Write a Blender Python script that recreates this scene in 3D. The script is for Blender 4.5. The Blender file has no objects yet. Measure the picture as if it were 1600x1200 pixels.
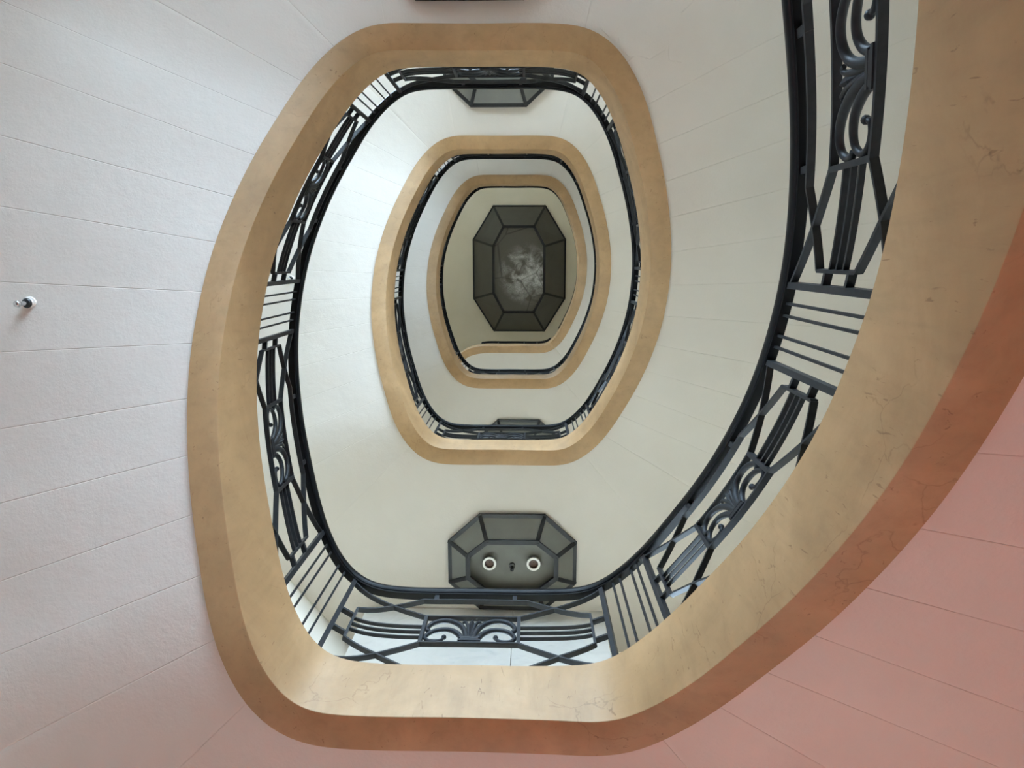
import bpy, bmesh, math, random
import numpy as np
from mathutils import Vector, Matrix

random.seed(7)
H = 4.2                      # storey height in metres; plan and heights below are in storeys
Z0W = 1.18                   # camera height above the ground floor
ZL = 0.6372                  # underside of the first landing's stringer above the camera
CX, CY = 0.0743, -0.0744     # camera in plan, well centre = origin
VPX, VPY, FPX = 828.5427, 400.7014, 1109.0

scn = bpy.context.scene
col = scn.collection

# ---------------------------------------------------------------- camera
cam_d = bpy.data.cameras.new('camera')
cam = bpy.data.objects.new('camera', cam_d)
col.objects.link(cam)
zz = np.array([VPX - 800, VPY - 600, FPX]); zz = zz / np.linalg.norm(zz)
xx = np.array([1.0, 0, 0]) - zz * zz[0]; xx /= np.linalg.norm(xx)
yy = np.cross(zz, xx)
R = np.stack([xx, yy, zz])                    # rows: world axes in camera coordinates
M = Matrix(((R[0][0], -R[0][1], -R[0][2], CX * H),
            (R[1][0], -R[1][1], -R[1][2], CY * H),
            (R[2][0], -R[2][1], -R[2][2], Z0W),
            (0, 0, 0, 1)))
cam.matrix_world = M
cam_d.sensor_width = 36.0
cam_d.lens = FPX / 1600 * 36.0
cam_d.clip_start = 0.02
scn.camera = cam

# ---------------------------------------------------------------- light
world = bpy.data.worlds.new('sky'); scn.world = world
world.use_nodes = True
bg = world.node_tree.nodes['Background']
bg.inputs['Color'].default_value = (0.64, 0.81, 1.0, 1)
bg.inputs['Strength'].default_value = 59.0
sun_d = bpy.data.lights.new('sun', 'SUN'); sun = bpy.data.objects.new('sun', sun_d); col.objects.link(sun)
sun_d.energy = 7.0; sun_d.color = (1.0, 0.90, 0.78); sun_d.angle = math.radians(1.0)
sun.rotation_euler = Vector((0.62, -0.55, -0.56)).to_track_quat('-Z', 'Y').to_euler()
vs = scn.view_settings
scn.display_settings.display_device = 'sRGB'
vs.view_transform = 'Standard'; vs.look = 'None'; vs.gamma = 1.0; vs.use_curve_mapping = False
vs.exposure = 0.0
scn.cycles.diffuse_bounces = 8
scn.cycles.max_bounces = 12

# stair windows: half-landing -> [(wall index, start, end along the wall, sill, head)], in storeys
WINS = {-1: [(0, 0.02, 0.60, 0.52, 0.86), (7, 0.50, 0.68, 0.56, 0.86)],
        0: [(0, 0.02, 0.64, 0.46, 0.90), (7, 0.44, 0.62, 0.50, 0.84)],
        1: [(0, 0.04, 0.24, 0.52, 0.86), (7, 0.38, 0.58, 0.52, 0.84)],
        2: [(0, 0.04, 0.26, 0.40, 0.80), (7, 0.30, 0.60, 0.40, 0.80)]}
DOOR = dict(x0=0.00, x1=0.20, z1=0.42)
ADDED_OPEN = dict(x0=-0.26, x1=0.26, z1=0.25)                 # unseen low openings, added to bring bounce light onto the main landings                # street door on the ground floor
SX, SY = 0.85, 0.90                                    # side and end walls in plan
CHX, CHY = 0.375, 0.3594                                # chamfer corners
TOPZ = 4.5                                             # top ceiling above the camera


oct_pts = [(-CHX, -SY), (CHX, -SY), (SX, -CHY), (SX, CHY), (CHX, SY), (-CHX, SY), (-SX, CHY), (-SX, -CHY)]


def wall_frame(i):
    p = np.array(oct_pts[i]); q2 = np.array(oct_pts[(i + 1) % 8]); d = q2 - p; ln = np.hypot(*d); d = d / ln
    n = np.array([d[1], -d[0]])
    if n @ ((p + q2) / 2) < 0:
        n = -n
    return p, d, n, ln


def portal(name, c, w, h, direction):
    d = bpy.data.lights.new(name, 'AREA'); d.shape = 'RECTANGLE'; d.size = w; d.size_y = h
    d.cycles.is_portal = True
    o = bpy.data.objects.new(name, d); col.objects.link(o)
    o.location = c
    o.rotation_euler = Vector(direction).to_track_quat('-Z', 'Z').to_euler()
    return o


def W(x, y, z):
    """storeys (x right, y down in the photo, z above camera) to metres"""
    return Vector((x * H, y * H, z * H + Z0W))


for k in WINS:
    for (wi, u0, u1, zl_, zh_) in WINS[k]:
        p, d, n, ln = wall_frame(wi)
        c = p + d * (u0 + u1) / 2 + n * 0.055
        portal('window_daylight', W(c[0], c[1], ZL + 0.585 + k + (zl_ + zh_) / 2), (u1 - u0) * H, (zh_ - zl_) * H, (-n[0], -n[1], 0))
portal('door_daylight', W((DOOR['x0'] + DOOR['x1']) / 2, SY + 0.05, -Z0W / H + DOOR['z1'] / 2),
       (DOOR['x1'] - DOOR['x0']) * H, DOOR['z1'] * H, (0, -1, 0))

for k in range(0, 3):
    zf = ZL + 0.080 + k
    portal('balcony_daylight', W((ADDED_OPEN['x0'] + ADDED_OPEN['x1']) / 2, SY + 0.05, zf + ADDED_OPEN['z1'] / 2), (ADDED_OPEN['x1'] - ADDED_OPEN['x0']) * H, ADDED_OPEN['z1'] * H, (0, -1, 0))  # daylight portals for the added low openings

# ---------------------------------------------------------------- materials


def nodes_mat(name):
    m = bpy.data.materials.new(name); m.use_nodes = True
    nt = m.node_tree
    return m, nt, nt.nodes['Principled BSDF']


def nd(nt, t, **kw):
    n = nt.nodes.new(t)
    for k, v in kw.items():
        setattr(n, k, v)
    return n


def ramp(nt, fac, stops):
    r = nd(nt, 'ShaderNodeValToRGB')
    els = r.color_ramp.elements
    while len(els) < len(stops):
        els.new(0.5)
    for e, (p, c) in zip(els, stops):
        e.position = p; e.color = (*c, 1) if len(c) == 3 else c
    nt.links.new(fac, r.inputs['Fac'])
    return r.outputs['Color']


def noise(nt, vec, scale, detail=4, rough=0.55, dist=0.0):
    n = nd(nt, 'ShaderNodeTexNoise')
    n.inputs['Scale'].default_value = scale; n.inputs['Detail'].default_value = detail
    n.inputs['Roughness'].default_value = rough; n.inputs['Distortion'].default_value = dist
    nt.links.new(vec, n.inputs['Vector'])
    return n.outputs['Fac']


def coords(nt):
    return nd(nt, 'ShaderNodeNewGeometry').outputs['Position']


def mix(nt, a, b, fac, mode='MIX'):
    n = nd(nt, 'ShaderNodeMix', data_type='RGBA', blend_type=mode)
    if isinstance(fac, float):
        n.inputs[0].default_value = fac
    else:
        nt.links.new(fac, n.inputs[0])
    for i, v in ((6, a), (7, b)):
        if isinstance(v, tuple):
            n.inputs[i].default_value = (*v, 1)
        else:
            nt.links.new(v, n.inputs[i])
    return n.outputs[2]


def bump(nt, b, h, strength, dist, prev=None):
    n = nd(nt, 'ShaderNodeBump')
    n.inputs['Strength'].default_value = strength; n.inputs['Distance'].default_value = dist
    nt.links.new(h, n.inputs['Height'])
    if prev:
        nt.links.new(prev, n.inputs['Normal'])
    nt.links.new(n.outputs['Normal'], b.inputs['Normal'])
    return n.outputs['Normal']


def plaster(name, c1, c2, rough=0.75):
    m, nt, b = nodes_mat(name)
    p = coords(nt)
    cc = ramp(nt, noise(nt, p, 1.3, 3), [(0.35, c1), (0.65, c2)])
    nt.links.new(cc, b.inputs['Base Color'])
    b.inputs['Roughness'].default_value = rough
    n1 = bump(nt, b, noise(nt, p, 70, 3), 0.30, 0.004)
    n2 = bump(nt, b, noise(nt, p, 4.5, 3), 0.35, 0.02, n1)
    return m


MAT = {}
MAT['plaster'] = plaster('white_plaster', (0.605, 0.556, 0.495), (0.635, 0.586, 0.525))
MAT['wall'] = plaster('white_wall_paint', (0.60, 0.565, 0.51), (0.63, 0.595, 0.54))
MAT['wall_south'] = plaster('bright_white_wall_paint', (0.82, 0.78, 0.70), (0.85, 0.81, 0.73))  # south-side copy of the wall white, lightened to bounce more light
MAT['ceiling'] = plaster('beige_ceiling_paint', (0.70, 0.61, 0.44), (0.74, 0.65, 0.48))


def stone():
    m, nt, b = nodes_mat('tan_polished_render')
    p = coords(nt)
    base = ramp(nt, noise(nt, p, 2.2, 6, 0.6, 0.6), [(0.28, (0.285, 0.170, 0.079)), (0.5, (0.342, 0.206, 0.097)), (0.72, (0.41, 0.256, 0.127))])
    # vertical streaks
    mp = nd(nt, 'ShaderNodeMapping'); mp.inputs['Scale'].default_value = (1, 1, 0.25); nt.links.new(p, mp.inputs['Vector'])
    st = ramp(nt, noise(nt, mp.outputs['Vector'], 14, 5, 0.6, 0.4), [(0.33, (0.90, 0.89, 0.88)), (0.5, (1, 1, 1)), (0.68, (1.05, 1.04, 1.02))])
    c = mix(nt, base, st, 1.0, 'MULTIPLY')
    # short dark flecks
    fl = ramp(nt, noise(nt, mp.outputs['Vector'], 34, 4, 0.55, 1.5), [(0.655, (1, 1, 1)), (0.72, (0.55, 0.48, 0.42))])
    c = mix(nt, c, fl, 0.8, 'MULTIPLY')
    # hairline cracks
    warp = nd(nt, 'ShaderNodeVectorMath', operation='ADD')
    nz = nd(nt, 'ShaderNodeTexNoise'); nz.inputs['Scale'].default_value = 3.5; nz.inputs['Detail'].default_value = 5
    nt.links.new(p, nz.inputs['Vector'])
    sc = nd(nt, 'ShaderNodeVectorMath', operation='SCALE'); sc.inputs[3].default_value = 0.35
    nt.links.new(nz.outputs['Color'], sc.inputs[0]); nt.links.new(p, warp.inputs[0]); nt.links.new(sc.outputs[0], warp.inputs[1])
    v = nd(nt, 'ShaderNodeTexVoronoi', feature='DISTANCE_TO_EDGE'); v.inputs['Scale'].default_value = 1.9
    nt.links.new(warp.outputs[0], v.inputs['Vector'])
    cr = ramp(nt, v.outputs['Distance'], [(0.0, (0.45, 0.38, 0.3)), (0.006, (1, 1, 1))])
    gate = ramp(nt, noise(nt, p, 1.7, 2), [(0.55, (0, 0, 0)), (0.61, (1, 1, 1))])
    cr = mix(nt, (1.0, 1.0, 1.0), cr, gate)
    c = mix(nt, c, cr, 0.45, 'MULTIPLY')
    nt.links.new(c, b.inputs['Base Color'])
    b.inputs['Roughness'].default_value = 0.48
    b.inputs['Specular IOR Level'].default_value = 0.60
    b.inputs['Specular Tint'].default_value = (1.0, 0.90, 0.76, 1)
    bump(nt, b, noise(nt, p, 6, 4), 0.25, 0.012)
    return m


MAT['stone'] = stone()


def simple(name, c, rough, metal=0.0, var=0.15, scale=20, spec=0.5):
    m, nt, b = nodes_mat(name)
    f = noise(nt, coords(nt), scale, 3)
    lo = tuple(x * (1 - var) for x in c); hi = tuple(min(1, x * (1 + var)) for x in c)
    nt.links.new(ramp(nt, f, [(0.35, lo), (0.65, hi)]), b.inputs['Base Color'])
    b.inputs['Roughness'].default_value = rough; b.inputs['Metallic'].default_value = metal
    b.inputs['Specular IOR Level'].default_value = spec
    return m


MAT['iron'] = simple('black_gloss_ironwork', (0.016, 0.0175, 0.0205), 0.48, 0, 0.2, 30, 0.20)
MAT['rail'] = simple('black_handrail', (0.0035, 0.0037, 0.0045), 0.40, 0, 0.15, 12, 0.14)
MAT['lampframe'] = simple('dark_bronze_frame', (0.007, 0.007, 0.008), 0.45, 0.0, 0.3, 25, 0.35)
MAT['lampglass'] = simple('olive_grey_frosted_glass', (0.12, 0.118, 0.10), 0.35, 0, 0.06, 5)
MAT['lantglass'] = simple('dark_olive_glass', (0.068, 0.064, 0.048), 0.35, 0, 0.08, 4)
MAT['lampplate'] = simple('olive_grey_lamp_plate', (0.13, 0.127, 0.105), 0.5, 0, 0.08, 6)
MAT['porcelain'] = simple('white_porcelain', (0.85, 0.83, 0.78), 0.2, 0, 0.03)
MAT['socket'] = simple('brown_socket', (0.07, 0.035, 0.022), 0.5, 0, 0.3, 60)
MAT['chrome'] = simple('chrome', (0.6, 0.6, 0.6), 0.15, 1.0, 0.05)
MAT['blackplastic'] = simple('black_plastic', (0.012, 0.012, 0.013), 0.4)


def ground_floor():
    m, nt, b = nodes_mat('stone_floor_with_red_tiles')
    p = coords(nt)
    sep = nd(nt, 'ShaderNodeSeparateXYZ'); nt.links.new(p, sep.inputs[0])
    gt = nd(nt, 'ShaderNodeMath', operation='GREATER_THAN'); gt.inputs[1].default_value = -0.02 * H
    nt.links.new(sep.outputs[0], gt.inputs[0])
    red = ramp(nt, noise(nt, p, 3, 3), [(0.35, (0.56, 0.078, 0.014)), (0.65, (0.64, 0.096, 0.018))])  # unseen red side, put in to bounce pink light up on the right
    grey = ramp(nt, noise(nt, p, 3, 3), [(0.35, (0.10, 0.09, 0.075)), (0.65, (0.13, 0.115, 0.095))])
    nt.links.new(mix(nt, grey, red, gt.outputs[0]), b.inputs['Base Color'])
    b.inputs['Roughness'].default_value = 0.6
    return m


MAT['floor'] = ground_floor()
MAT['ground'] = simple('grey_pavement', (0.07, 0.068, 0.064), 0.8, 0, 0.2, 0.5)
MAT['tread'] = simple('beige_stone_tread', (0.56, 0.45, 0.30), 0.4, 0, 0.1, 4)
MAT['marble'] = simple('pale_cream_marble_floor', (0.84, 0.73, 0.55), 0.35, 0, 0.06, 2)  # unseen main-landing floor, made paler to bounce light onto the soffit above
MAT['winframe'] = simple('white_window_frame', (0.75, 0.75, 0.73), 0.4, 0, 0.03)
MAT['flake'] = MAT['plaster']


def gloss_panel():
    m, nt, b = nodes_mat('glossy_pale_grey_panel')
    p = coords(nt)
    nt.links.new(ramp(nt, noise(nt, p, 1.5, 2), [(0.4, (0.52, 0.50, 0.46)), (0.6, (0.56, 0.54, 0.50))]), b.inputs['Base Color'])
    b.inputs['Roughness'].default_value = 0.06
    bump(nt, b, noise(nt, p, 4.5, 2, 0.4, 0.6), 0.8, 0.05)
    return m


MAT['gloss'] = gloss_panel()


def wired_glass():
    m, nt, b = nodes_mat('dusty_wired_glass')
    p = coords(nt)
    mp = nd(nt, 'ShaderNodeMapping'); mp.inputs['Location'].default_value = (-0.06 * H, -0.03 * H, 0); nt.links.new(p, mp.inputs['Vector'])
    sep = nd(nt, 'ShaderNodeSeparateXYZ'); nt.links.new(mp.outputs['Vector'], sep.inputs[0])
    cmb = nd(nt, 'ShaderNodeCombineXYZ'); nt.links.new(sep.outputs[0], cmb.inputs[0]); nt.links.new(sep.outputs[1], cmb.inputs[1])
    ln = nd(nt, 'ShaderNodeVectorMath', operation='LENGTH'); nt.links.new(cmb.outputs[0], ln.inputs[0])
    edge = ramp(nt, ln.outputs['Value'], [(0.28, (1, 1, 1)), (0.80, (0, 0, 0))])
    blot = ramp(nt, noise(nt, p, 3.2, 6, 0.62, 0.7), [(0.42, (0, 0, 0)), (0.66, (1, 1, 1))])  # pale blotches that fade outward from near the pane's middle
    fine = ramp(nt, noise(nt, p, 38, 2, 0.5), [(0.38, (0.55, 0.55, 0.55)), (0.6, (1, 1, 1))])
    f = mix(nt, mix(nt, edge, blot, 1.0, 'MULTIPLY'), fine, 1.0, 'MULTIPLY')
    # sharp cracks / cables
    v = nd(nt, 'ShaderNodeTexVoronoi', feature='DISTANCE_TO_EDGE'); v.inputs['Scale'].default_value = 1.1
    nt.links.new(p, v.inputs['Vector'])
    cr = ramp(nt, v.outputs['Distance'], [(0.0, (0.35, 0.35, 0.35)), (0.02, (1, 1, 1))])
    c = mix(nt, (0.085, 0.080, 0.062), (0.62, 0.61, 0.57), f)
    c = mix(nt, c, cr, 0.8, 'MULTIPLY')
    nt.links.new(c, b.inputs['Base Color'])
    b.inputs['Roughness'].default_value = 0.22
    bump(nt, b, noise(nt, p, 30, 2), 0.3, 0.01)
    return m


MAT['wired'] = wired_glass()


def pane_glass():
    m = bpy.data.materials.new('clear_window_glass'); m.use_nodes = True
    nt = m.node_tree; nt.nodes.clear()
    o = nd(nt, 'ShaderNodeOutputMaterial'); t = nd(nt, 'ShaderNodeBsdfTransparent'); g = nd(nt, 'ShaderNodeBsdfGlossy')
    g.inputs['Roughness'].default_value = 0.02; t.inputs['Color'].default_value = (0.93, 0.96, 0.97, 1)
    mx = nd(nt, 'ShaderNodeMixShader'); mx.inputs[0].default_value = 0.06
    nt.links.new(t.outputs[0], mx.inputs[1]); nt.links.new(g.outputs[0], mx.inputs[2]); nt.links.new(mx.outputs[0], o.inputs['Surface'])
    return m


MAT['pane'] = pane_glass()

# ---------------------------------------------------------------- helpers


def mesh(name, V, F, mat, smooth=False, smooth_angle=None):
    me = bpy.data.meshes.new(name)
    me.from_pydata([tuple(v) for v in V], [], F)
    bm = bmesh.new(); bm.from_mesh(me); bmesh.ops.recalc_face_normals(bm, faces=bm.faces); bm.to_mesh(me); bm.free()
    me.materials.append(MAT[mat])
    if smooth:
        me.polygons.foreach_set('use_smooth', [True] * len(me.polygons))
        if smooth_angle:
            me.set_sharp_from_angle(angle=math.radians(smooth_angle))
    me.update()
    return me


def obj(name, me, parent=None, loc=None):
    o = bpy.data.objects.new(name, me); col.objects.link(o)
    if parent:
        o.parent = parent
    if loc is not None:
        o.location = loc
    return o


def tag(o, label=None, cat=None, group=None, kind=None):
    if label: o['label'] = label
    if cat: o['category'] = cat
    if group: o['group'] = group
    if kind: o['kind'] = kind
    return o


def empty(name, loc):
    o = bpy.data.objects.new(name, None); col.objects.link(o); o.location = loc; o.empty_display_size = 0.1
    return o


def box(c, sx, sy, sz, off=Vector((0, 0, 0))):
    V = [Vector((c[0] + i * sx / 2, c[1] + j * sy / 2, c[2] + k * sz / 2)) - off for i in (-1, 1) for j in (-1, 1) for k in (-1, 1)]
    F = [(0, 1, 3, 2), (4, 6, 7, 5), (0, 4, 5, 1), (2, 3, 7, 6), (0, 2, 6, 4), (1, 5, 7, 3)]
    return V, F


def join(parts):
    V, F = [], []
    for v, f in parts:
        n = len(V); V += list(v); F += [tuple(i + n for i in q) for q in f]
    return V, F


def ring_sweep(rings, close_section=True, caps=True):
    """rings: list of equal-length vertex loops -> tube"""
    V = [p for r in rings for p in r]; n = len(rings[0]); F = []
    for a in range(len(rings) - 1):
        for i in range(n if close_section else n - 1):
            j = (i + 1) % n
            F.append((a * n + i, a * n + j, (a + 1) * n + j, (a + 1) * n + i))
    if caps:
        F.append(tuple(range(n - 1, -1, -1))); b = (len(rings) - 1) * n; F.append(tuple(range(b, b + n)))
    return V, F


def tube(pts, radii, nseg=8, flat=None, fdir=None):
    """round bar along points; radii per point"""
    rings = []
    n = len(pts)
    for i, p in enumerate(pts):
        t = (pts[min(i + 1, n - 1)] - pts[max(i - 1, 0)]).normalized()
        ref = fdir if fdir is not None else (Vector((0, 0, 1)) if abs(t.z) < 0.9 else Vector((1, 0, 0)))
        a = (ref - t * ref.dot(t)).normalized(); b = t.cross(a)
        r = radii[i] if isinstance(radii, (list, tuple)) else radii
        rings.append([p + (a * math.cos(2 * math.pi * q / nseg) * (flat or 1.0) + b * math.sin(2 * math.pi * q / nseg)) * r for q in range(nseg)])
    return ring_sweep(rings)


def lathe(prof, n=20, c=Vector((0, 0, 0))):
    """profile (r, z) revolved about z"""
    rings = [[c + Vector((r * math.cos(2 * math.pi * q / n), r * math.sin(2 * math.pi * q / n), z)) for q in range(n)] for r, z in prof]
    return ring_sweep(rings)


# ---------------------------------------------------------------- the well's plan and the stair's rise
QUARTER = [[0.0, 0.3788], [0.06, 0.3793], [0.1094, 0.379], [0.1577, 0.372], [0.1953, 0.3427], [0.2199, 0.307],
           [0.2463, 0.2501], [0.2698, 0.1893], [0.2871, 0.1298], [0.2997, 0.0601], [0.3028, 0.0]]
N = 1440


def spline(P, n):
    m = len(P); Q = np.vstack([P, P[:1]]); h = np.hypot(*np.diff(Q, axis=0).T); t = np.r_[0, np.cumsum(h)]
    A = np.zeros((m, m)); B = np.zeros((m, 2))
    for i in range(m):
        a = h[i - 1]; b = h[i]
        A[i, i] = 2 * (a + b); A[i, (i - 1) % m] += a; A[i, (i + 1) % m] += b
        B[i] = 6 * ((Q[i + 1] - Q[i]) / b - (P[i] - P[i - 1]) / a)
    K = np.linalg.solve(A, B); K = np.vstack([K, K[:1]])
    T = np.linspace(0, t[-1], n, endpoint=False)
    i = np.clip(np.searchsorted(t, T, side='right') - 1, 0, m - 1)
    x = T - t[i]; hh = h[i]; u = hh - x
    return (K[i] * (u ** 3)[:, None] + K[i + 1] * (x ** 3)[:, None]) / (6 * hh)[:, None] \
        + (Q[i] / hh[:, None] - K[i] * hh[:, None] / 6) * u[:, None] + (Q[i + 1] / hh[:, None] - K[i + 1] * hh[:, None] / 6) * x[:, None]


q = np.array(QUARTER)
P = np.vstack([np.stack([-q[:, 0], -q[:, 1]], 1), np.stack([-q[::-1, 0], q[::-1, 1]], 1)[1:],
               np.stack([q[:, 0], q[:, 1]], 1)[1:], np.stack([q[::-1, 0], -q[::-1, 1]], 1)[1:-1]])
X = spline(P, 8 * N)
Y = np.vstack([X, X[:1]]); LL = np.r_[0, np.cumsum(np.hypot(*np.diff(Y, axis=0).T))]; LEN = LL[-1]
S = np.linspace(0, LEN, N, endpoint=False)
PL = np.stack([np.interp(S, LL, Y[:, 0]), -np.interp(S, LL, Y[:, 1])], 1)      # y flipped: photo-down is +y
T_ = np.roll(PL, -1, 0) - np.roll(PL, 1, 0); T_ /= np.hypot(T_[:, 0], T_[:, 1])[:, None]
NR = np.stack([-T_[:, 1], T_[:, 0]], 1)
if (NR * PL).sum() < 0:
    NR = -NR
BR = [0.0844, 0.4345, 0.57, 0.9251]
s_ = np.arange(N) / N
z_ = np.interp(s_, [0] + BR + [1], [0, 0, .5, .5, 1, 1])
kk = np.exp(-.5 * (np.arange(-120, 121) / (0.024 * N)) ** 2); kk /= kk.sum()
ZA = np.convolve(np.r_[z_ - 1, z_, z_ + 1], kk, 'same')[N:2 * N] + ZL
sl = np.gradient(np.r_[ZA[-1] - 1, ZA, ZA[0] + 1])[1:-1]; FLT = sl / sl.max()
DC = 0.094 + 0.028 * FLT
TB = 0.0381
TR = 0.0200        # rail line, storeys out from the stringer face


def samp(arr, s):
    f = (s % 1.0) * N; i = int(math.floor(f)) % N; w = f - math.floor(f)
    a = arr[i]; b = arr[(i + 1) % N]
    if arr is ZA and i == N - 1:
        b = b + 1
    return a * (1 - w) + b * w


def zA(s): return samp(ZA, s) + math.floor(s)
def zC(s): return zA(s) + samp(DC, s)
def pl(s): return samp(PL, s)


def nr(s):
    n = samp(NR, s); return n / np.hypot(*n)


def at(s, t, z):
    p = pl(s) + nr(s) * t
    return W(p[0], p[1], z)


def wall_t(s):
    """distance from the stringer face to the wall octagon along the normal"""
    p = pl(s); n = nr(s); best = 9
    a, b = 0.75, 0.66
    ch = a * SX + b * CHY
    for (A_, B_, C_) in ((1, 0, SX), (-1, 0, SX), (0, 1, SY), (0, -1, SY), (a, b, ch), (-a, b, ch), (a, -b, ch), (-a, -b, ch)):
        dd = A_ * n[0] + B_ * n[1]
        if dd > 1e-6:
            best = min(best, (C_ - A_ * p[0] - B_ * p[1]) / dd)
    return best


SOFF = 0.006          # soffit set up from the stringer's lower edge
FLOOR_H = 0.080       # landing floor above the stringer's lower edge
JL = [0.0853 + 0.0253 * k for k in range(15)]
JR = [0.5640 + 0.0254 * k for k in range(15)]
SEG = {'FL': (JL[0], JL[-1]), 'LT': (JL[-1], JR[0]), 'FR': (JR[0], JR[-1]), 'LB': (JR[-1] - 1, JL[0])}


def lin(a, b, n):
    return [a + (b - a) * i / n for i in range(n + 1)]


def stringer_mesh(a, b, off, path=None):
    ss = lin(a, b, max(6, int((b - a) * 300)))
    rings = []
    c = 0.0016
    for s in ss:
        z0 = zA(s); z1 = zC(s)
        sec = [(c, z0), (0.0004, z0 + 0.0006), (0, z0 + c), (0, z1 - c), (c, z1), (TB - c, z1), (TB, z1 - c), (TB, z0)]
        rings.append([at(s, t, z) - off for t, z in sec])
    V, F = ring_sweep(rings, caps=False)
    return mesh('stringer', V, F, 'stone', True, 35)


def step_mesh(a, b, j, zland, off):
    """one precast step: sloping soffit below, level tread above"""
    top = zland + FLOOR_H + (j + 1) * 0.5 / 14
    g = 0.00045; dz = 0.0005
    ga = a + g / LEN * 1.4; gb = b - g / LEN * 1.4
    cols = [a] + [ga + (gb - ga) * f for f in (0, 0.06, 0.2, 0.4, 0.6, 0.8, 0.94, 1)] + [b]
    nt = 8
    V = []; F = []
    for i, s in enumerate(cols):
        t0 = TB - 0.006; t1 = wall_t(s)
        for r in range(nt + 1):
            t = t0 + (t1 - t0) * r / nt
            # keep the groove a constant width outward
            V.append(at(s, t, zA(s) + SOFF + (dz if i in (0, len(cols) - 1) else 0)) - off)
    nb = len(V)
    for i, s in enumerate(cols):
        t0 = TB - 0.006; t1 = wall_t(s)
        for r in range(nt + 1):
            V.append(at(s, t0 + (t1 - t0) * r / nt, top) - off)
    n = nt + 1
    for i in range(len(cols) - 1):
        for r in range(nt):
            q0 = i * n + r
            F.append((q0, q0 + 1, q0 + n + 1, q0 + n)); F.append((nb + q0, nb + q0 + n, nb + q0 + n + 1, nb + q0 + 1))
    for r in range(nt):
        F.append((r, nb + r, nb + r + 1, r + 1)); e = (len(cols) - 1) * n + r; F.append((e, e + 1, nb + e + 1, nb + e))
    for i in range(len(cols) - 1):
        e = i * n; F.append((e, e + n, nb + e + n, nb + e)); e += nt; F.append((e, nb + e, nb + e + n, e + n))
    me = mesh('step', V, F, 'plaster', True, 20)
    me.materials.append(MAT['tread'])
    for p in me.polygons:
        if p.normal.z > 0.9:
            p.material_index = 1
    return me


def landing_mesh(a, b, off, top='tread'):
    ss = lin(a, b, 40); nt = 4; V = []; F = []
    for lev in (0, 1):
        for s in ss:
            t0 = TB - 0.006; t1 = wall_t(s)
            z = (zA(s) + SOFF) if lev == 0 else (zA((a + b) / 2) + FLOOR_H)
            for r in range(nt + 1):
                V.append(at(s, t0 + (t1 - t0) * r / nt, z) - off)
    n = nt + 1; nb = len(ss) * n
    for i in range(len(ss) - 1):
        for r in range(nt):
            q0 = i * n + r
            F.append((q0, q0 + 1, q0 + n + 1, q0 + n)); F.append((nb + q0, nb + q0 + n, nb + q0 + n + 1, nb + q0 + 1))
        e = i * n; F.append((e, e + n, nb + e + n, nb + e)); e += nt; F.append((e, nb + e, nb + e + n, e + n))
    for r in range(nt):
        F.append((r, nb + r, nb + r + 1, r + 1)); e = (len(ss) - 1) * n + r; F.append((e, e + 1, nb + e + 1, nb + e))
    me = mesh('landing_slab', V, F, 'plaster', True, 20)
    me.materials.append(MAT[top])
    for p in me.polygons:
        if p.normal.z > 0.9:
            p.material_index = 1
    return me


# ---------------------------------------------------------------- setting: walls, floor, ceiling
ZFL = -Z0W / H
WT = 0.05


def wall(name, p, qq, holes=()):
    """wall between two plan points, thickness outward, with rectangular openings (u0,u1,z0,z1)"""
    p = np.array(p); qq = np.array(qq); d = qq - p; ln = np.hypot(*d); d /= ln
    n = np.array([d[1], -d[0]])
    if n @ ((p + qq) / 2) < 0:
        n = -n
    us = sorted({0, ln} | {h[0] for h in holes} | {h[1] for h in holes})
    zs = sorted({ZFL, TOPZ} | {h[2] for h in holes} | {h[3] for h in holes})
    parts = []
    for u0, u1 in zip(us, us[1:]):
        run = None
        for z0, z1 in zip(zs, zs[1:]):
            hole = any(h[0] - 1e-6 <= u0 and u1 <= h[1] + 1e-6 and h[2] - 1e-6 <= z0 and z1 <= h[3] + 1e-6 for h in holes)
            if hole:
                continue
            V = []
            for u in (u0, u1):
                for e in (0, WT):
                    for z in (z0, z1):
                        pp = p + d * u + n * e; V.append(W(pp[0], pp[1], z))
            parts.append((V, [(0, 1, 3, 2), (4, 6, 7, 5), (0, 4, 5, 1), (2, 3, 7, 6), (0, 2, 6, 4), (1, 5, 7, 3)]))
    V, F = join(parts)
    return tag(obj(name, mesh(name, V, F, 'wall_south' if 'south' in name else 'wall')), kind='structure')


names = ['wall_north', 'wall_northeast', 'wall_east', 'wall_southeast', 'wall_south', 'wall_southwest', 'wall_west', 'wall_northwest']
walls = {}
for i, nm in enumerate(names):
    holes = [(u0, u1, ZL + 0.585 + k + zl_, ZL + 0.585 + k + zh_) for k in WINS for (wi, u0, u1, zl_, zh_) in WINS[k] if wi == i]
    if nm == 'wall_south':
        holes = [(CHX - DOOR['x1'], CHX - DOOR['x0'], ZFL, ZFL + DOOR['z1'])] + [(CHX - ADDED_OPEN['x1'], CHX - ADDED_OPEN['x0'], ZL + FLOOR_H + k, ZL + FLOOR_H + k + ADDED_OPEN['z1']) for k in range(3)]
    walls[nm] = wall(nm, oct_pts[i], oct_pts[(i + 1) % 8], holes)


def slab_oct(name, z0, z1, mat, out=WT):
    f = 1 + out
    V = [W(x * f, y * f, z) for z in (z0, z1) for x, y in oct_pts]
    F = [tuple(range(8)), tuple(range(15, 7, -1))] + [(i, (i + 1) % 8, 8 + (i + 1) % 8, 8 + i) for i in range(8)]
    return tag(obj(name, mesh(name, V, F, mat)), kind='structure')


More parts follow.
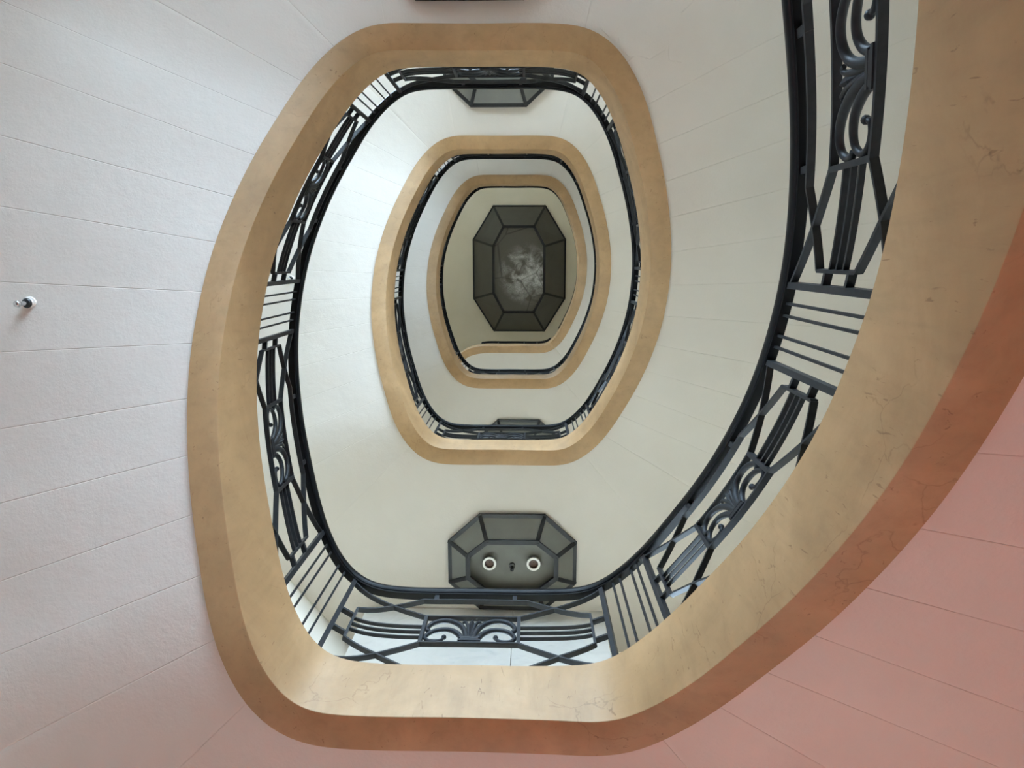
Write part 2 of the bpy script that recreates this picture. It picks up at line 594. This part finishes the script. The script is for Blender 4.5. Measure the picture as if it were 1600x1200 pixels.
gp = [Vector((x, y, -0.02)) for x, y in ((-150, -150), (150, -150), (150, 150), (-150, 150))]
tag(obj('ground', mesh('ground', gp, [(0, 1, 2, 3)], 'ground')), kind='structure')
slab_oct('floor', ZFL - 0.05, ZFL, 'floor')
slab_oct('ceiling', TOPZ, TOPZ + 0.05, 'ceiling')

# windows on the half-landings
wn = 0
for k in WINS:
    for (wi, u0, u1, zl_, zh_) in WINS[k]:
        p, d, n, ln = wall_frame(wi)
        z0, z1 = ZL + 0.585 + k + zl_, ZL + 0.585 + k + zh_
        um = (u0 + u1) / 2; fr = 0.014
        pc = p + d * um + n * 0.025
        c = W(pc[0], pc[1], z0)
        ang = math.atan2(d[1], d[0])

        def bx(ua, ub, ea, eb, za, zb):
            return box(Vector((((ua + ub) / 2 - um) * H, 0, ((za + zb) / 2 - z0) * H)), (ub - ua) * H, (eb - ea) * H, (zb - za) * H)
        wn += 1
        w = obj('window_%d' % wn, mesh('window_frame', *join([bx(u0, u1, 0, .02, z0, z0 + fr), bx(u0, u1, 0, .02, z1 - fr, z1), bx(u0, u0 + fr, 0, .02, z0, z1), bx(u1 - fr, u1, 0, .02, z0, z1)]), 'winframe'), loc=c)
        tag(w, kind='structure'); w.rotation_euler = (0, 0, ang)
        cs = lin(u0 + fr, u1 - fr, 2)
        obj('mullion', mesh('mullion', *bx(cs[1] - .004, cs[1] + .004, 0, .014, z0 + fr, z1 - fr), 'winframe'), w)
        for i in range(2):
            obj('pane', mesh('pane', *bx(cs[i], cs[i + 1], 0, .001, z0 + fr, z1 - fr), 'pane'), w)

# unseen low glazed openings, added to light the main landings' floors
for k in range(0, 3):
    x0, x1, z0, z1 = ADDED_OPEN['x0'], ADDED_OPEN['x1'], ZL + FLOOR_H + k, ZL + FLOOR_H + k + ADDED_OPEN['z1']
    fr = 0.016
    c = W((x0 + x1) / 2, SY + 0.025, z0)
    parts = []
    for (xa, xb, za, zb) in [(x0, x1, z0, z0 + fr), (x0, x1, z1 - fr, z1), (x0, x0 + fr, z0, z1), (x1 - fr, x1, z0, z1), ((x0 + x1) / 2 - fr / 2, (x0 + x1) / 2 + fr / 2, z0, z1)]:
        a = W(xa, SY + 0.015, za); b = W(xb, SY + 0.035, zb)
        parts.append(box((a + b) / 2, abs(b.x - a.x), abs(b.y - a.y), abs(b.z - a.z), c))
    w = tag(obj('door_%d' % (k + 1), mesh('door_frame', *join(parts), 'winframe'), loc=c), kind='structure')
    for xa, xb in ((x0 + fr, (x0 + x1) / 2 - fr / 2), ((x0 + x1) / 2 + fr / 2, x1 - fr)):
        a = W(xa, SY + 0.0245, z0 + fr); b = W(xb, SY + 0.0255, z1 - fr)
        obj('pane', mesh('pane', *box((a + b) / 2 - c, b.x - a.x, b.y - a.y, b.z - a.z), 'pane'), w)

# glossy panelling on the landing wall
for (k) in (0, 1, 2):
    zf = ZL + k + FLOOR_H
    for pi, (xa, xb) in enumerate(((-0.330, 0.0350), (0.0363, 0.256))):
        a = W(xa, 0.79, zf + 0.56); b = W(xb, SY, ZL + k + 1 + SOFF - 0.004)
        o = obj('trim_%d' % (2 * k + pi + 1), mesh('wall_panel', *box(Vector((0, 0, 0)), b.x - a.x, b.y - a.y, b.z - a.z), 'gloss'), loc=(a + b) / 2)
        tag(o, kind='structure')

# ---------------------------------------------------------------- stair flights and landings
ORD = {0: 'first', 1: 'second', 2: 'third'}
STEP_CACHE = {}


def build_flight(code, k, label, group):
    a, b = SEG[code]
    J = JL if code == 'FL' else JR
    mid = (a + b) / 2
    off = at(mid, TB / 2, zA(mid))
    e = empty('stair_flight', off + Vector((0, 0, k * H)))
    tag(e, label, 'stair flight', group)
    if code not in STEP_CACHE:
        zl = ZL if code == 'FL' else ZL + 0.5
        STEP_CACHE[code] = (stringer_mesh(a, b, off), [step_mesh(J[j], J[j + 1], j, zl, off) for j in range(14)])
    st, steps = STEP_CACHE[code]
    obj('stringer', st, e)
    for m in steps:
        obj('step', m, e)
    return e


def build_landing(code, k, label, group):
    a, b = SEG[code]
    mid = (a + b) / 2
    off = at(mid, TB / 2, zA(mid))
    e = empty('stair_landing', off + Vector((0, 0, k * H)))
    tag(e, label, 'landing', group)
    if code not in STEP_CACHE:
        STEP_CACHE[code] = (stringer_mesh(a, b, off), landing_mesh(a, b, off, 'marble' if code == 'LB' else 'tread'))
    st, sb = STEP_CACHE[code]
    obj('stringer', st, e); obj('landing_slab', sb, e)
    return e


GF, GLD = 'curved stair flights around the well', 'landings around the well'
build_flight('FR', -1, 'nearest stair flight with pink-lit soffit and broad tan stringer at right edge', GF)
build_flight('FL', 0, 'large left stair flight with pale blue-white jointed soffit and wide tan stringer', GF)
build_flight('FR', 0, 'right-hand stair flight with peeling grey soffit behind the nearest ironwork railing', GF)
build_flight('FL', 1, 'left stair flight one storey above the large blue-white one, bright white soffit', GF)
build_flight('FR', 1, 'right stair flight of the middle ring, white soffit inside the second railing', GF)
build_flight('FL', 2, 'highest left stair flight, narrow grey soffit beside the top ceiling', GF)
build_flight('FR', 2, 'highest right stair flight, thin brown stringer closest to the big ceiling lantern', GF)
build_landing('LB', 0, 'nearest landing with pink soffit along the bottom edge and widest tan stringer', GLD)
build_landing('LT', 0, 'half-landing across the top of the photo with brown shaded stringer face', GLD)
build_landing('LB', 1, 'landing one storey up carrying the lamp with two white sockets', GLD)
build_landing('LT', 1, 'half-landing across the top of the second ring, soffit carrying a half-hidden lamp', GLD)
build_landing('LB', 2, 'small landing of the third ring with its lamp half hidden by railing', GLD)
build_landing('LT', 2, 'highest half-landing above the big ceiling lantern in the photo', GLD)

# blistered, half-peeled paint on the soffit where the right-hand flight leaves the half-landing
fr0 = [o for o in bpy.data.objects if o.get('label', '').startswith('right-hand stair flight with peeling')][0]


def paint_patch(pts):
    """thin lifted flake: (arc, distance from stringer face) outline under the soffit"""
    o_ = fr0.location
    lo = [at(s, t, zA(s) + SOFF - 0.0010) - o_ for s, t in pts]; hi = [at(s, t, zA(s) + SOFF + 0.0006) - o_ for s, t in pts]
    cs = (sum(s for s, t in pts) / len(pts), sum(t for s, t in pts) / len(pts))
    c = at(cs[0], cs[1], zA(cs[0]) + SOFF - 0.0009) - o_
    n = len(pts); V = lo + hi + [c]
    F = [(i, (i + 1) % n, 2 * n) for i in range(n)] + [(i, n + i, n + (i + 1) % n, (i + 1) % n) for i in range(n)]
    obj('paint_flake', mesh('paint_flake', V, F, 'plaster'), fr0)


paint_patch([(0.5785, 0.052), (0.5800, 0.085), (0.5835, 0.100), (0.5850, 0.128), (0.5885, 0.150), (0.5925, 0.136), (0.5930, 0.112), (0.5965, 0.098), (0.5955, 0.070), (0.5915, 0.060), (0.5880, 0.046), (0.5825, 0.043)])
paint_patch([(0.5945, 0.110), (0.5955, 0.140), (0.5990, 0.152), (0.6035, 0.138), (0.6050, 0.112), (0.6010, 0.096), (0.5975, 0.102)])
paint_patch([(0.5700, 0.048), (0.5712, 0.078), (0.5745, 0.086), (0.5765, 0.064), (0.5750, 0.044)])

# ---------------------------------------------------------------- railings


def rp(s, v, t=TR):
    return at(s, t, zC(s) + v)


def strap(pts, wid, dep, off, tc=TR, mat='iron', name='strap', ds=0.004):
    """flat bar through (s, v) points; wid in the railing plane, dep across it (storeys)"""
    P2 = []
    for i in range(len(pts) - 1):
        (s0, v0), (s1, v1) = pts[i], pts[i + 1]
        n = max(1, int(abs(s1 - s0) / ds))
        for j in range(n):
            P2.append((s0 + (s1 - s0) * j / n, v0 + (v1 - v0) * j / n))
    P2.append(pts[-1])
    C = [rp(s, v, tc) for s, v in P2]
    rings = []
    for i, (s, v) in enumerate(P2):
        nn = nr(s); nv = Vector((nn[0], nn[1], 0))
        tans = []
        if i > 0: tans.append((C[i] - C[i - 1]).normalized())
        if i < len(C) - 1: tans.append((C[i + 1] - C[i]).normalized())
        t = sum(tans, Vector()).normalized()
        nv = (nv - t * nv.dot(t)).normalized()
        up = t.cross(nv).normalized()
        mit = 1.0
        if len(tans) == 2:
            mit = 1.0 / max(0.5, math.sqrt(max(0.25, (1 + tans[0].dot(tans[1])) / 2)))
        a = up * (wid * H / 2 * mit); b = nv * (dep * H / 2)
        rings.append([C[i] - a - b - off, C[i] + a - b - off, C[i] + a + b - off, C[i] - a + b - off])
    V, F = ring_sweep(rings)
    return mesh(name, V, F, mat)


def upright(s, v0, v1, ws, dep, off, name, mat='iron'):
    """vertical bar"""
    nn = nr(s); nv = Vector((nn[0], nn[1], 0)); tv = Vector((-nv.y, nv.x, 0))
    rings = []
    for v in (v0, v1):
        c = rp(s, v) - off
        rings.append([c + tv * (i * ws * H / 2) + nv * (j * dep * H / 2) for i, j in ((-1, -1), (1, -1), (1, 1), (-1, 1))])
    V, F = ring_sweep(rings)
    return mesh(name, V, F, mat)


V_RAIL = 0.2031
WS, DP = 0.0026, 0.0068      # strap thickness in the panel plane and depth across


def handrail_mesh(a, b, off, ext=0.0):
    ss = lin(a, b, max(8, int((b - a) * 320)))
    prof = [(0.0060, 0.0), (0.0074, 0.0018), (0.0080, 0.005), (0.0076, 0.0095), (0.0060, 0.0130), (0.003, 0.0148), (0, 0.0152)]
    prof = prof + [(-x, y) for x, y in prof[-2::-1]]
    rings = [[at(s, TR + x, zC(s) + V_RAIL + y) - off for x, y in prof] for s in ss]
    V, F = ring_sweep(rings)
    return mesh('handrail', V, F, 'rail', True, 50)


def fillet_mesh(a, b, off):
    """flat bar under the handrail"""
    return strap([(a, V_RAIL - 0.0018), (b, V_RAIL - 0.0018)], 0.0036, 0.0100, off, name='rail_bar', mat='rail', ds=0.003)


def crv(pts, n=6):
    """Catmull-Rom through 2-D points"""
    P_ = [pts[0]] + list(pts) + [pts[-1]]; out = []
    for i in range(1, len(P_) - 2):
        p0, p1, p2, p3 = [np.array(x) for x in P_[i - 1:i + 3]]
        for j in range(n):
            t = j / n
            out.append(0.5 * (2 * p1 + (p2 - p0) * t + (2 * p0 - 5 * p1 + 4 * p2 - p3) * t * t + (3 * p1 - p0 - 3 * p2 + p3) * t ** 3))
    out.append(np.array(pts[-1]))
    return out


def orn_tube(pts, r0, r1, sc, a, v0, vh, off, ball=0.0, n=5, nseg=8):
    c = crv(pts, n)
    P3 = [rp(sc + u * a, v0 + v * vh) - off for u, v in c]
    m = len(P3)
    rad = [(r0 + (r1 - r0) * i / (m - 1)) * H for i in range(m)]
    nn = nr(sc); fd = Vector((nn[0], nn[1], 0))
    parts = [tube(P3, rad, nseg, 0.95, fd)]
    if ball:
        prof = [(ball * H * math.sin(math.pi * i / 6) + 1e-4, -ball * H * math.cos(math.pi * i / 6)) for i in range(7)]
        parts.append(lathe(prof, 10, P3[-1]))
    return parts


def panel_parts(sc, hl, off):
    """ornamental panel centred at arc sc with half length hl -> [(name, mesh, [sub])]"""
    out = []
    X1, XC, XK, XF, XSP = 0.427, 0.653, 0.900, 0.367, 0.327
    f = lambda u: sc + u * hl
    vT, vC, vF1, vF0, vK1, vK0 = 0.186, 0.164, 0.140, 0.076, 0.140, 0.068
    vB, vCb = 0.022, 0.046
    S_ = lambda pts, nm='strap': out.append((nm, strap([(f(u), v) for u, v in pts], WS, DP, off, name=nm), []))
    # upper and lower straps that run diagonally to the end pieces
    S_([(-XK, vK1), (-XC, vC), (-X1, vT), (X1, vT), (XC, vC), (XK, vK1)])
    S_([(-XK, vK0), (-XC, vCb), (-X1, vB), (X1, vB), (XC, vCb), (XK, vK0)])
    # straps from the posts to the centre frame
    S_([(-0.995, 0.196), (-XC, vC + 0.0005), (-XF, vF1), (XF, vF1), (XC, vC + 0.0005), (0.995, 0.196)])
    S_([(-0.995, 0.012), (-XC, vCb), (-XF, vF0), (XF, vF0), (XC, vCb), (0.995, 0.012)])
    for sg in (-1, 1):
        out.append(('end_piece', upright(f(sg * XK), vK0, vK1, 0.0030, DP, off, 'end_piece'), []))
        out.append(('frame_upright', upright(f(sg * XF), vF0, vF1, 0.0046, DP, off, 'frame_upright'), []))
        for v in (0.091, 0.104, 0.117):
            out.append(('middle_bar', strap([(f(sg * XF), v), (f(sg * XK), v)], 0.0022, 0.0046, off, name='middle_bar'), []))
        for v in (0.078, 0.122):
            out.append(('stub_bar', strap([(f(sg * XK), v), (f(sg * 0.995), v)], 0.0036, DP, off, name='stub_bar'), []))
        out.append(('spacer', upright(f(sg * XSP), vT, V_RAIL - 0.003, 0.0060, 0.0070, off, 'spacer'), []))
    # cast ornament
    a = XF * hl * 0.97; v0 = vF0 + 0.002; vh = vF1 - vF0 - 0.003
    scr = []
    for sg in (-1, 1):
        up_ = [(0.07, 0.10), (0.11, 0.40), (0.22, 0.68), (0.42, 0.86), (0.64, 0.90), (0.84, 0.80), (0.95, 0.62), (0.94, 0.50), (0.88, 0.48)]
        lo_ = [(0.15, 0.10), (0.25, 0.34), (0.42, 0.50), (0.62, 0.53), (0.82, 0.45), (0.94, 0.28), (0.94, 0.17), (0.85, 0.09), (0.71, 0.08), (0.59, 0.13), (0.55, 0.23)]
        scr.append(('scroll', mesh('scroll', *join(orn_tube([(sg * u, v) for u, v in up_], 0.0042, 0.0028, sc, a, v0, vh, off)), 'iron', True, 50)))
        scr.append(('scroll', mesh('scroll', *join(orn_tube([(sg * u, v) for u, v in lo_], 0.0039, 0.0019, sc, a, v0, vh, off, ball=0.0034)), 'iron', True, 50)))
        scr.append(('leaf', mesh('leaf', *join(orn_tube([(sg * 0.03, 0.15), (sg * 0.05, 0.5), (sg * 0.09, 0.74), (sg * 0.15, 0.86), (sg * 0.19, 0.82)], 0.0030, 0.0018, sc, a, v0, vh, off)), 'iron', True, 50)))
    bud = []
    for i, (w, v) in enumerate([(0.022, 0.12), (0.024, 0.40), (0.055, 0.52), (0.088, 0.68), (0.055, 0.84), (0.004, 0.97)]):
        c = rp(sc, v0 + v * vh) - off
        nn = nr(sc); nv = Vector((nn[0], nn[1], 0)); tv = Vector((-nv.y, nv.x, 0))
        ww = w * a * LEN * H
        bud.append([c + tv * ww, c + nv * ww * 0.7, c - tv * ww, c - nv * ww * 0.7])
    scr.append(('bud', mesh('bud', *ring_sweep(bud), 'iron')))
    base = []
    for v, w, d in ((0.01, 0.24, 0.0085), (0.07, 0.24, 0.0085), (0.08, 0.19, 0.0075), (0.12, 0.19, 0.0075), (0.13, 0.22, 0.0082), (0.18, 0.21, 0.008)):
        c = [rp(sc + u * a, v0 + v * vh) - off for u in (-w, w)]
        nn = nr(sc); nv = Vector((nn[0], nn[1], 0)) * (d * H / 2)
        base.append([c[0] - nv, c[1] - nv, c[1] + nv, c[0] + nv])
    out.append(('ornament', mesh('ornament', *ring_sweep(base), 'iron'), scr))
    return out


def bars_parts(s0, s1, off):
    out = []
    for s in (s0, s1):
        out.append(('post', upright(s, -0.004, V_RAIL - 0.001, 0.0062, 0.0075, off, 'post'), []))
    for f in (0.22, 0.37, 0.63, 0.78):
        out.append(('baluster', upright(s0 + (s1 - s0) * f, -0.004, V_RAIL - 0.001, 0.0026, 0.0026, off, 'baluster'), []))
    return out


PA, PB = 0.0735, 0.1045       # posts at a corner, arc from the landing centre
MIDH = 0.0172
RAIL_CACHE = {}


def railing_set(code):
    c0 = {'LB': 0.0, 'LT': 0.5, 'FL': 0.0, 'FR': 0.5}[code]
    parts = []
    if code in ('LB', 'LT'):
        a, b = c0 - PB - 0.003, c0 + PB + 0.003
        off = rp(c0, 0)
        parts += panel_parts(c0, PA, off) + bars_parts(c0 - PB, c0 - PA, off) + bars_parts(c0 + PA, c0 + PB, off)
    else:
        a, b = c0 + PB + 0.003, c0 + 0.5 - PB - 0.003
        m = c0 + 0.25 - 0.003
        off = rp(m, 0)
        parts += bars_parts(m - MIDH, m + MIDH, off)
        for (p0, p1) in ((c0 + PB, m - MIDH), (m + MIDH, c0 + 0.5 - PB)):
            parts += panel_parts((p0 + p1) / 2, (p1 - p0) / 2, off)
    parts.append(('handrail', handrail_mesh(a, b, off), []))
    parts.append(('rail_bar', fillet_mesh(a, b, off), []))
    return off, parts


def build_railing(code, k, label, group):
    if code not in RAIL_CACHE:
        RAIL_CACHE[code] = railing_set(code)
    off, parts = RAIL_CACHE[code]
    e = empty('stair_railing', off + Vector((0, 0, k * H)))
    tag(e, label, 'railing', group)
    for nm, me, subs in parts:
        o = obj(nm, me, e)
        for sn, sm in subs:
            obj(sn, sm, o)
    return e


GR = 'black ironwork stair railings'
build_railing('FR', -1, 'nearest black iron railing with scrolls down the right side', GR)
build_railing('LB', 0, 'straight black landing railing with scroll panel in front of the two-socket lamp', GR)
build_railing('FL', 0, 'long black flight railing along the big left stringer', GR)
build_railing('LT', 0, 'black landing railing seen steeply across the top, lamp peeking below it', GR)
build_railing('FR', 0, 'black flight railing of the first ring, pressed behind the right brown stringer', GR)
build_railing('LB', 1, 'small black landing railing below the centre with lamp hidden behind', GR)
build_railing('FL', 1, 'black flight railing of the middle ring, left side', GR)
build_railing('LT', 1, 'thin black landing railing at the top of the middle ring', GR)
build_railing('FR', 1, 'thin black flight railing of the middle ring, right side', GR)
build_railing('LB', 2, 'thin black landing railing below the big lantern, third ring', GR)
build_railing('FL', 2, 'thin black railing edging the beige top ceiling on the left', GR)
build_railing('LT', 2, 'thin black railing edging the beige top ceiling above the lantern', GR)
build_railing('FR', 2, 'thin black railing edging the beige top ceiling on the right', GR)

# ---------------------------------------------------------------- top landing that ends the stair
top_path = [pl(s) for s in lin(JR[-1] - 1, 0.035, 30)]
tail = crv([tuple(top_path[-1]), (-0.125, 0.3785), (-0.165, 0.380), (-0.215, 0.388), (-0.262, 0.405), (-0.305, 0.438), (-0.338, 0.485), (-0.358, 0.540)], 6)
ext_path = top_path + [np.array(t) for t in tail[1:]]
EP = np.array(ext_path)
ET = np.gradient(EP, axis=0); ET /= np.hypot(ET[:, 0], ET[:, 1])[:, None]
EN = np.stack([-ET[:, 1], ET[:, 0]], 1)
if EN[5] @ EP[5] < 0:
    EN = -EN
ZT = ZL + 3
zt = [zA(s) + 3 if i < len(top_path) else ZT for i, s in enumerate(lin(JR[-1] - 1, 0.035, 30) + [0.05] * len(tail))][:len(EP)]
zt = [max(z, ZT - 0.02) for z in zt]
off = W(0, 0.40, ZT)
e = tag(empty('stair_landing', off), 'topmost landing whose brown stringer curls outward and ends under the lantern', 'landing', GLD)
rings = []
for i in range(len(EP)):
    z0 = zt[i]; z1 = z0 + 0.0962; c = 0.0016
    rings.append([W(*(EP[i] + EN[i] * t), z) - off for t, z in [(c, z0), (0, z0 + c), (0, z1 - c), (c, z1), (TB - c, z1), (TB, z1 - c), (TB, z0)]])
obj('stringer', mesh('stringer', *ring_sweep(rings), 'stone', True, 35), e)
inner = [tuple(EP[i] + EN[i] * (TB - 0.006)) for i in range(len(EP))]
outer = [(-SX + 0.205, 0.7 + 0.14), (-CHX, SY), (CHX, SY)]
p0 = pl(JR[-1] - 1) + nr(JR[-1] - 1) * wall_t(JR[-1] - 1)
outer.append((p0[0], p0[1]))
outer[0] = (-0.42, SY - 0.05)
poly = inner + outer
V = [W(x, y, ZT + SOFF) - off for x, y in poly] + [W(x, y, ZT + FLOOR_H) - off for x, y in poly]
n = len(poly)
F = [tuple(range(n)), tuple(range(2 * n - 1, n - 1, -1))] + [(i, (i + 1) % n, n + (i + 1) % n, n + i) for i in range(n)]
obj('landing_slab', mesh('landing_slab', V, F, 'plaster'), e)
# its railing
er = tag(empty('stair_railing', off), 'short black railing on the topmost landing just under the lantern', 'railing', GR)
hr = [i for i in range(len(EP)) if EP[i][0] > -0.20]
prof = [(0.0060, 0.0), (0.0080, 0.005), (0.0060, 0.0130), (0, 0.0152), (-0.0060, 0.0130), (-0.0080, 0.005), (-0.0060, 0.0)]
obj('handrail', mesh('handrail', *ring_sweep([[W(*(EP[i] + EN[i] * (TR + x)), zt[i] + 0.0962 + V_RAIL + y) - off for x, y in prof] for i in hr]), 'rail', True, 50), er)
obj('rail_bar', mesh('rail_bar', *ring_sweep([[W(*(EP[i] + EN[i] * (TR + x)), zt[i] + 0.0962 + V_RAIL + y) - off for x, y in ((-.004, -.010), (.004, -.010), (.004, 0), (-.004, 0))] for i in hr]), 'rail'), er)
for v in (0.022, 0.076, 0.14, 0.186):
    obj('strap', mesh('strap', *ring_sweep([[W(*(EP[i] + EN[i] * (TR + x)), zt[i] + 0.0962 + v + y) - off for x, y in ((-.0034, -.0013), (.0034, -.0013), (.0034, .0013), (-.0034, .0013))] for i in hr]), 'iron'), er)
for i in (hr[0], hr[8], hr[16], hr[-14], hr[-2]):
    c = EP[i] + EN[i] * TR
    a = W(c[0], c[1], zt[i] + 0.092); b = W(c[0], c[1], zt[i] + 0.0962 + V_RAIL - 0.001)
    obj('post', mesh('post', *box((a + b) / 2 - off, 0.0065 * H, 0.0065 * H, b.z - a.z), 'iron'), er)

# ---------------------------------------------------------------- octagonal lamps


def octa(hx, hy, ex, ey, z):
    """octagon corners: half sizes hx, hy; half edge lengths ex (ends) and ey (sides)"""
    return [Vector(p) * H for p in [(-ex, -hy, z), (ex, -hy, z), (hx, -ey, z), (hx, ey, z), (ex, hy, z), (-ex, hy, z), (-hx, ey, z), (-hx, -ey, z)]]


def bar_between(a, b, w, d, up=Vector((0, 0, 1))):
    t = (b - a).normalized(); side = t.cross(up)
    if side.length < 1e-4: side = Vector((1, 0, 0))
    side.normalize(); u = side.cross(t)
    a = a - t * w * 0.3; b = b + t * w * 0.3
    return ring_sweep([[p + side * i * w / 2 + u * j * d / 2 for i, j in ((-1, -1), (1, -1), (1, 1), (-1, 1))] for p in (a, b)])


def lamp_meshes(O, I, rim, depth, w, open_bottom=True, plate_z=None):
    """O,I: (hx,hy,ex,ey) outer and inner octagon; rim: vertical rim height; depth: drop to the lower octagon (storeys)"""
    top = octa(*O, 0); mid = octa(*O, -rim); low = octa(*I, -depth)
    ww = w * H
    P_ = []
    # rim: a band of plate around the base
    V = []
    for i in range(8):
        V += [top[i], mid[i]]
    inn = [Vector((p.x * 0.955, p.y * 0.955, p.z)) for p in top]; inm = [Vector((p.x * 0.955, p.y * 0.955, p.z)) for p in mid]
    rings = [[top[i], mid[i], inm[i], inn[i]] for i in range(8)] + [[top[0], mid[0], inm[0], inn[0]]]
    V, F = ring_sweep(rings, caps=False)
    P_.append(('rim', mesh('rim', V, F, 'lampframe'), []))
    for i in range(8):
        P_.append(('frame_bar', mesh('frame_bar', *bar_between(mid[i], mid[(i + 1) % 8], ww, ww * 0.8), 'lampframe'), []))
        P_.append(('frame_bar', mesh('frame_bar', *bar_between(low[i], low[(i + 1) % 8], ww * 1.15, ww * 0.9), 'lampframe'), []))
        P_.append(('rib', mesh('rib', *bar_between(mid[i], low[i], ww, ww * 0.8), 'lampframe'), []))
    for i in range(8):
        j = (i + 1) % 8
        quad = [mid[i], mid[j], low[j], low[i]]
        nrm = (quad[1] - quad[0]).cross(quad[3] - quad[0]).normalized() * 0.004
        V = [p + nrm for p in quad] + [p - nrm for p in quad]
        F = [(0, 1, 2, 3), (7, 6, 5, 4)] + [(a, (a + 1) % 4, 4 + (a + 1) % 4, 4 + a) for a in range(4)]
        P_.append(('pane', mesh('pane', V, F, 'lampglass' if open_bottom else 'lantglass'), []))
    if open_bottom:
        pz = -rim * 0.5
        O2 = octa(O[0] * .95, O[1] * .95, O[2] * .95, O[3] * .95, pz); O3 = [p - Vector((0, 0, 0.006)) for p in O2]
        V = O2 + O3; F = [tuple(range(8)), tuple(range(15, 7, -1))] + [(a, (a + 1) % 8, 8 + (a + 1) % 8, 8 + a) for a in range(8)]
        P_.append(('back_plate', mesh('back_plate', V, F, 'lampplate'), []))
        z = pz * H - 0.006
        for sx in (-0.055, 0.052):
            c = Vector((sx * H, -0.002 * H, z))
            ring = mesh('socket', *lathe([(0.050, 0), (0.050, -0.045), (0.070, -0.060), (0.070, -0.085), (0.049, -0.085), (0.048, -0.04), (0.001, -0.04)], 24, c), 'porcelain', True, 40)
            core = mesh('socket_insert', *lathe([(0.0475, -0.041), (0.0475, -0.080), (0.0430, -0.080), (0.0420, -0.048), (0.008, -0.048), (0.006, -0.058), (0.0005, -0.058)], 20, c), 'socket', True, 40)
            P_.append(('socket', ring, [('socket_insert', core)]))
        c = Vector((0, 0.010 * H, z))
        P_.append(('stem', mesh('stem', *lathe([(0.032, 0), (0.030, -0.03), (0.014, -0.034), (0.014, -0.09), (0.018, -0.094), (0.018, -0.11), (0.008, -0.118), (0.0005, -0.118)], 16, c), 'lampframe', True, 40), []))
    else:
        V = [p + Vector((0, 0, 0.004)) for p in low] + [p - Vector((0, 0, 0.004)) for p in low]
        F = [tuple(range(8)), tuple(range(15, 7, -1))] + [(a, (a + 1) % 8, 8 + (a + 1) % 8, 8 + a) for a in range(8)]
        P_.append(('centre_pane', mesh('centre_pane', V, F, 'wired'), []))
    return P_


LAMP = lamp_meshes((0.152, 0.119, 0.078, 0.052), (0.106, 0.064, 0.060, 0.027), 0.011, 0.040, 0.0095)


def place_lamp(parts, x, y, z, label, group=None):
    e = tag(empty('ceiling_lamp', W(x, y, z)), label, 'ceiling lamp', group)
    for nm, me, subs in parts:
        o = obj(nm, me, e)
        for sn, sm in subs:
            obj(sn, sm, o)
    return e


GL = 'octagonal landing lamps'
place_lamp(LAMP, 0.0335, 0.662, ZL + 1 + SOFF, 'octagonal black-framed lamp with two empty white sockets above lower landing railing', GL)
place_lamp(LAMP, -0.017, -0.572, ZL + 0.5 + SOFF, 'octagonal lamp cut off by the top edge of the photo', GL)
place_lamp(LAMP, -0.018, -0.618, ZL + 1.5 + SOFF, 'octagonal lamp half hidden behind the upper landing railing, top of photo', GL)
place_lamp(LAMP, 0.033, 0.660, ZL + 2 + SOFF, 'small distant octagonal lamp behind the railing below the centre', GL)
LANT = lamp_meshes((0.283, 0.382, 0.158, 0.181), (0.152, 0.252, 0.090, 0.138), 0.012, 0.20, 0.013, open_bottom=False)
place_lamp(LANT, 0.006, 0.004, TOPZ, 'large octagonal glass lantern on the beige top ceiling, dusty centre pane')

# ---------------------------------------------------------------- sprinkler-like fittings on the left soffits


def fitting_meshes():
    base = mesh('base', *lathe([(0.001, 0.004), (0.034, 0.004), (0.034, -0.006), (0.027, -0.012), (0.027, -0.020), (0.001, -0.020)], 20), 'porcelain', True, 40)
    collar = mesh('collar', *lathe([(0.001, -0.019), (0.025, -0.019), (0.027, -0.026), (0.022, -0.034), (0.012, -0.036), (0.001, -0.036)], 18), 'blackplastic', True, 40)
    body = mesh('nozzle', *join([lathe([(0.001, -0.034), (0.012, -0.034), (0.012, -0.070), (0.009, -0.078), (0.001, -0.078)], 14),
                                 lathe([(0.001, -0.076), (0.013, -0.080), (0.018, -0.092), (0.016, -0.104), (0.009, -0.110), (0.001, -0.111)], 16)]), 'chrome', True, 40)
    return [('base', base), ('collar', collar), ('nozzle', body)]


FIT = fitting_meshes()
for k, lab in ((0, 'small chrome fitting with white base on the blue-white soffit, far left'),
               (1, 'tiny ring-like chrome fitting seen past the left ironwork railing')):
    s = 0.2552
    p = at(s, 0.256, zA(s) + SOFF + k)
    e = tag(empty('sprinkler_head', p), lab, 'sprinkler', 'soffit fittings')
    for nm, me in FIT:
        obj(nm, me, e)
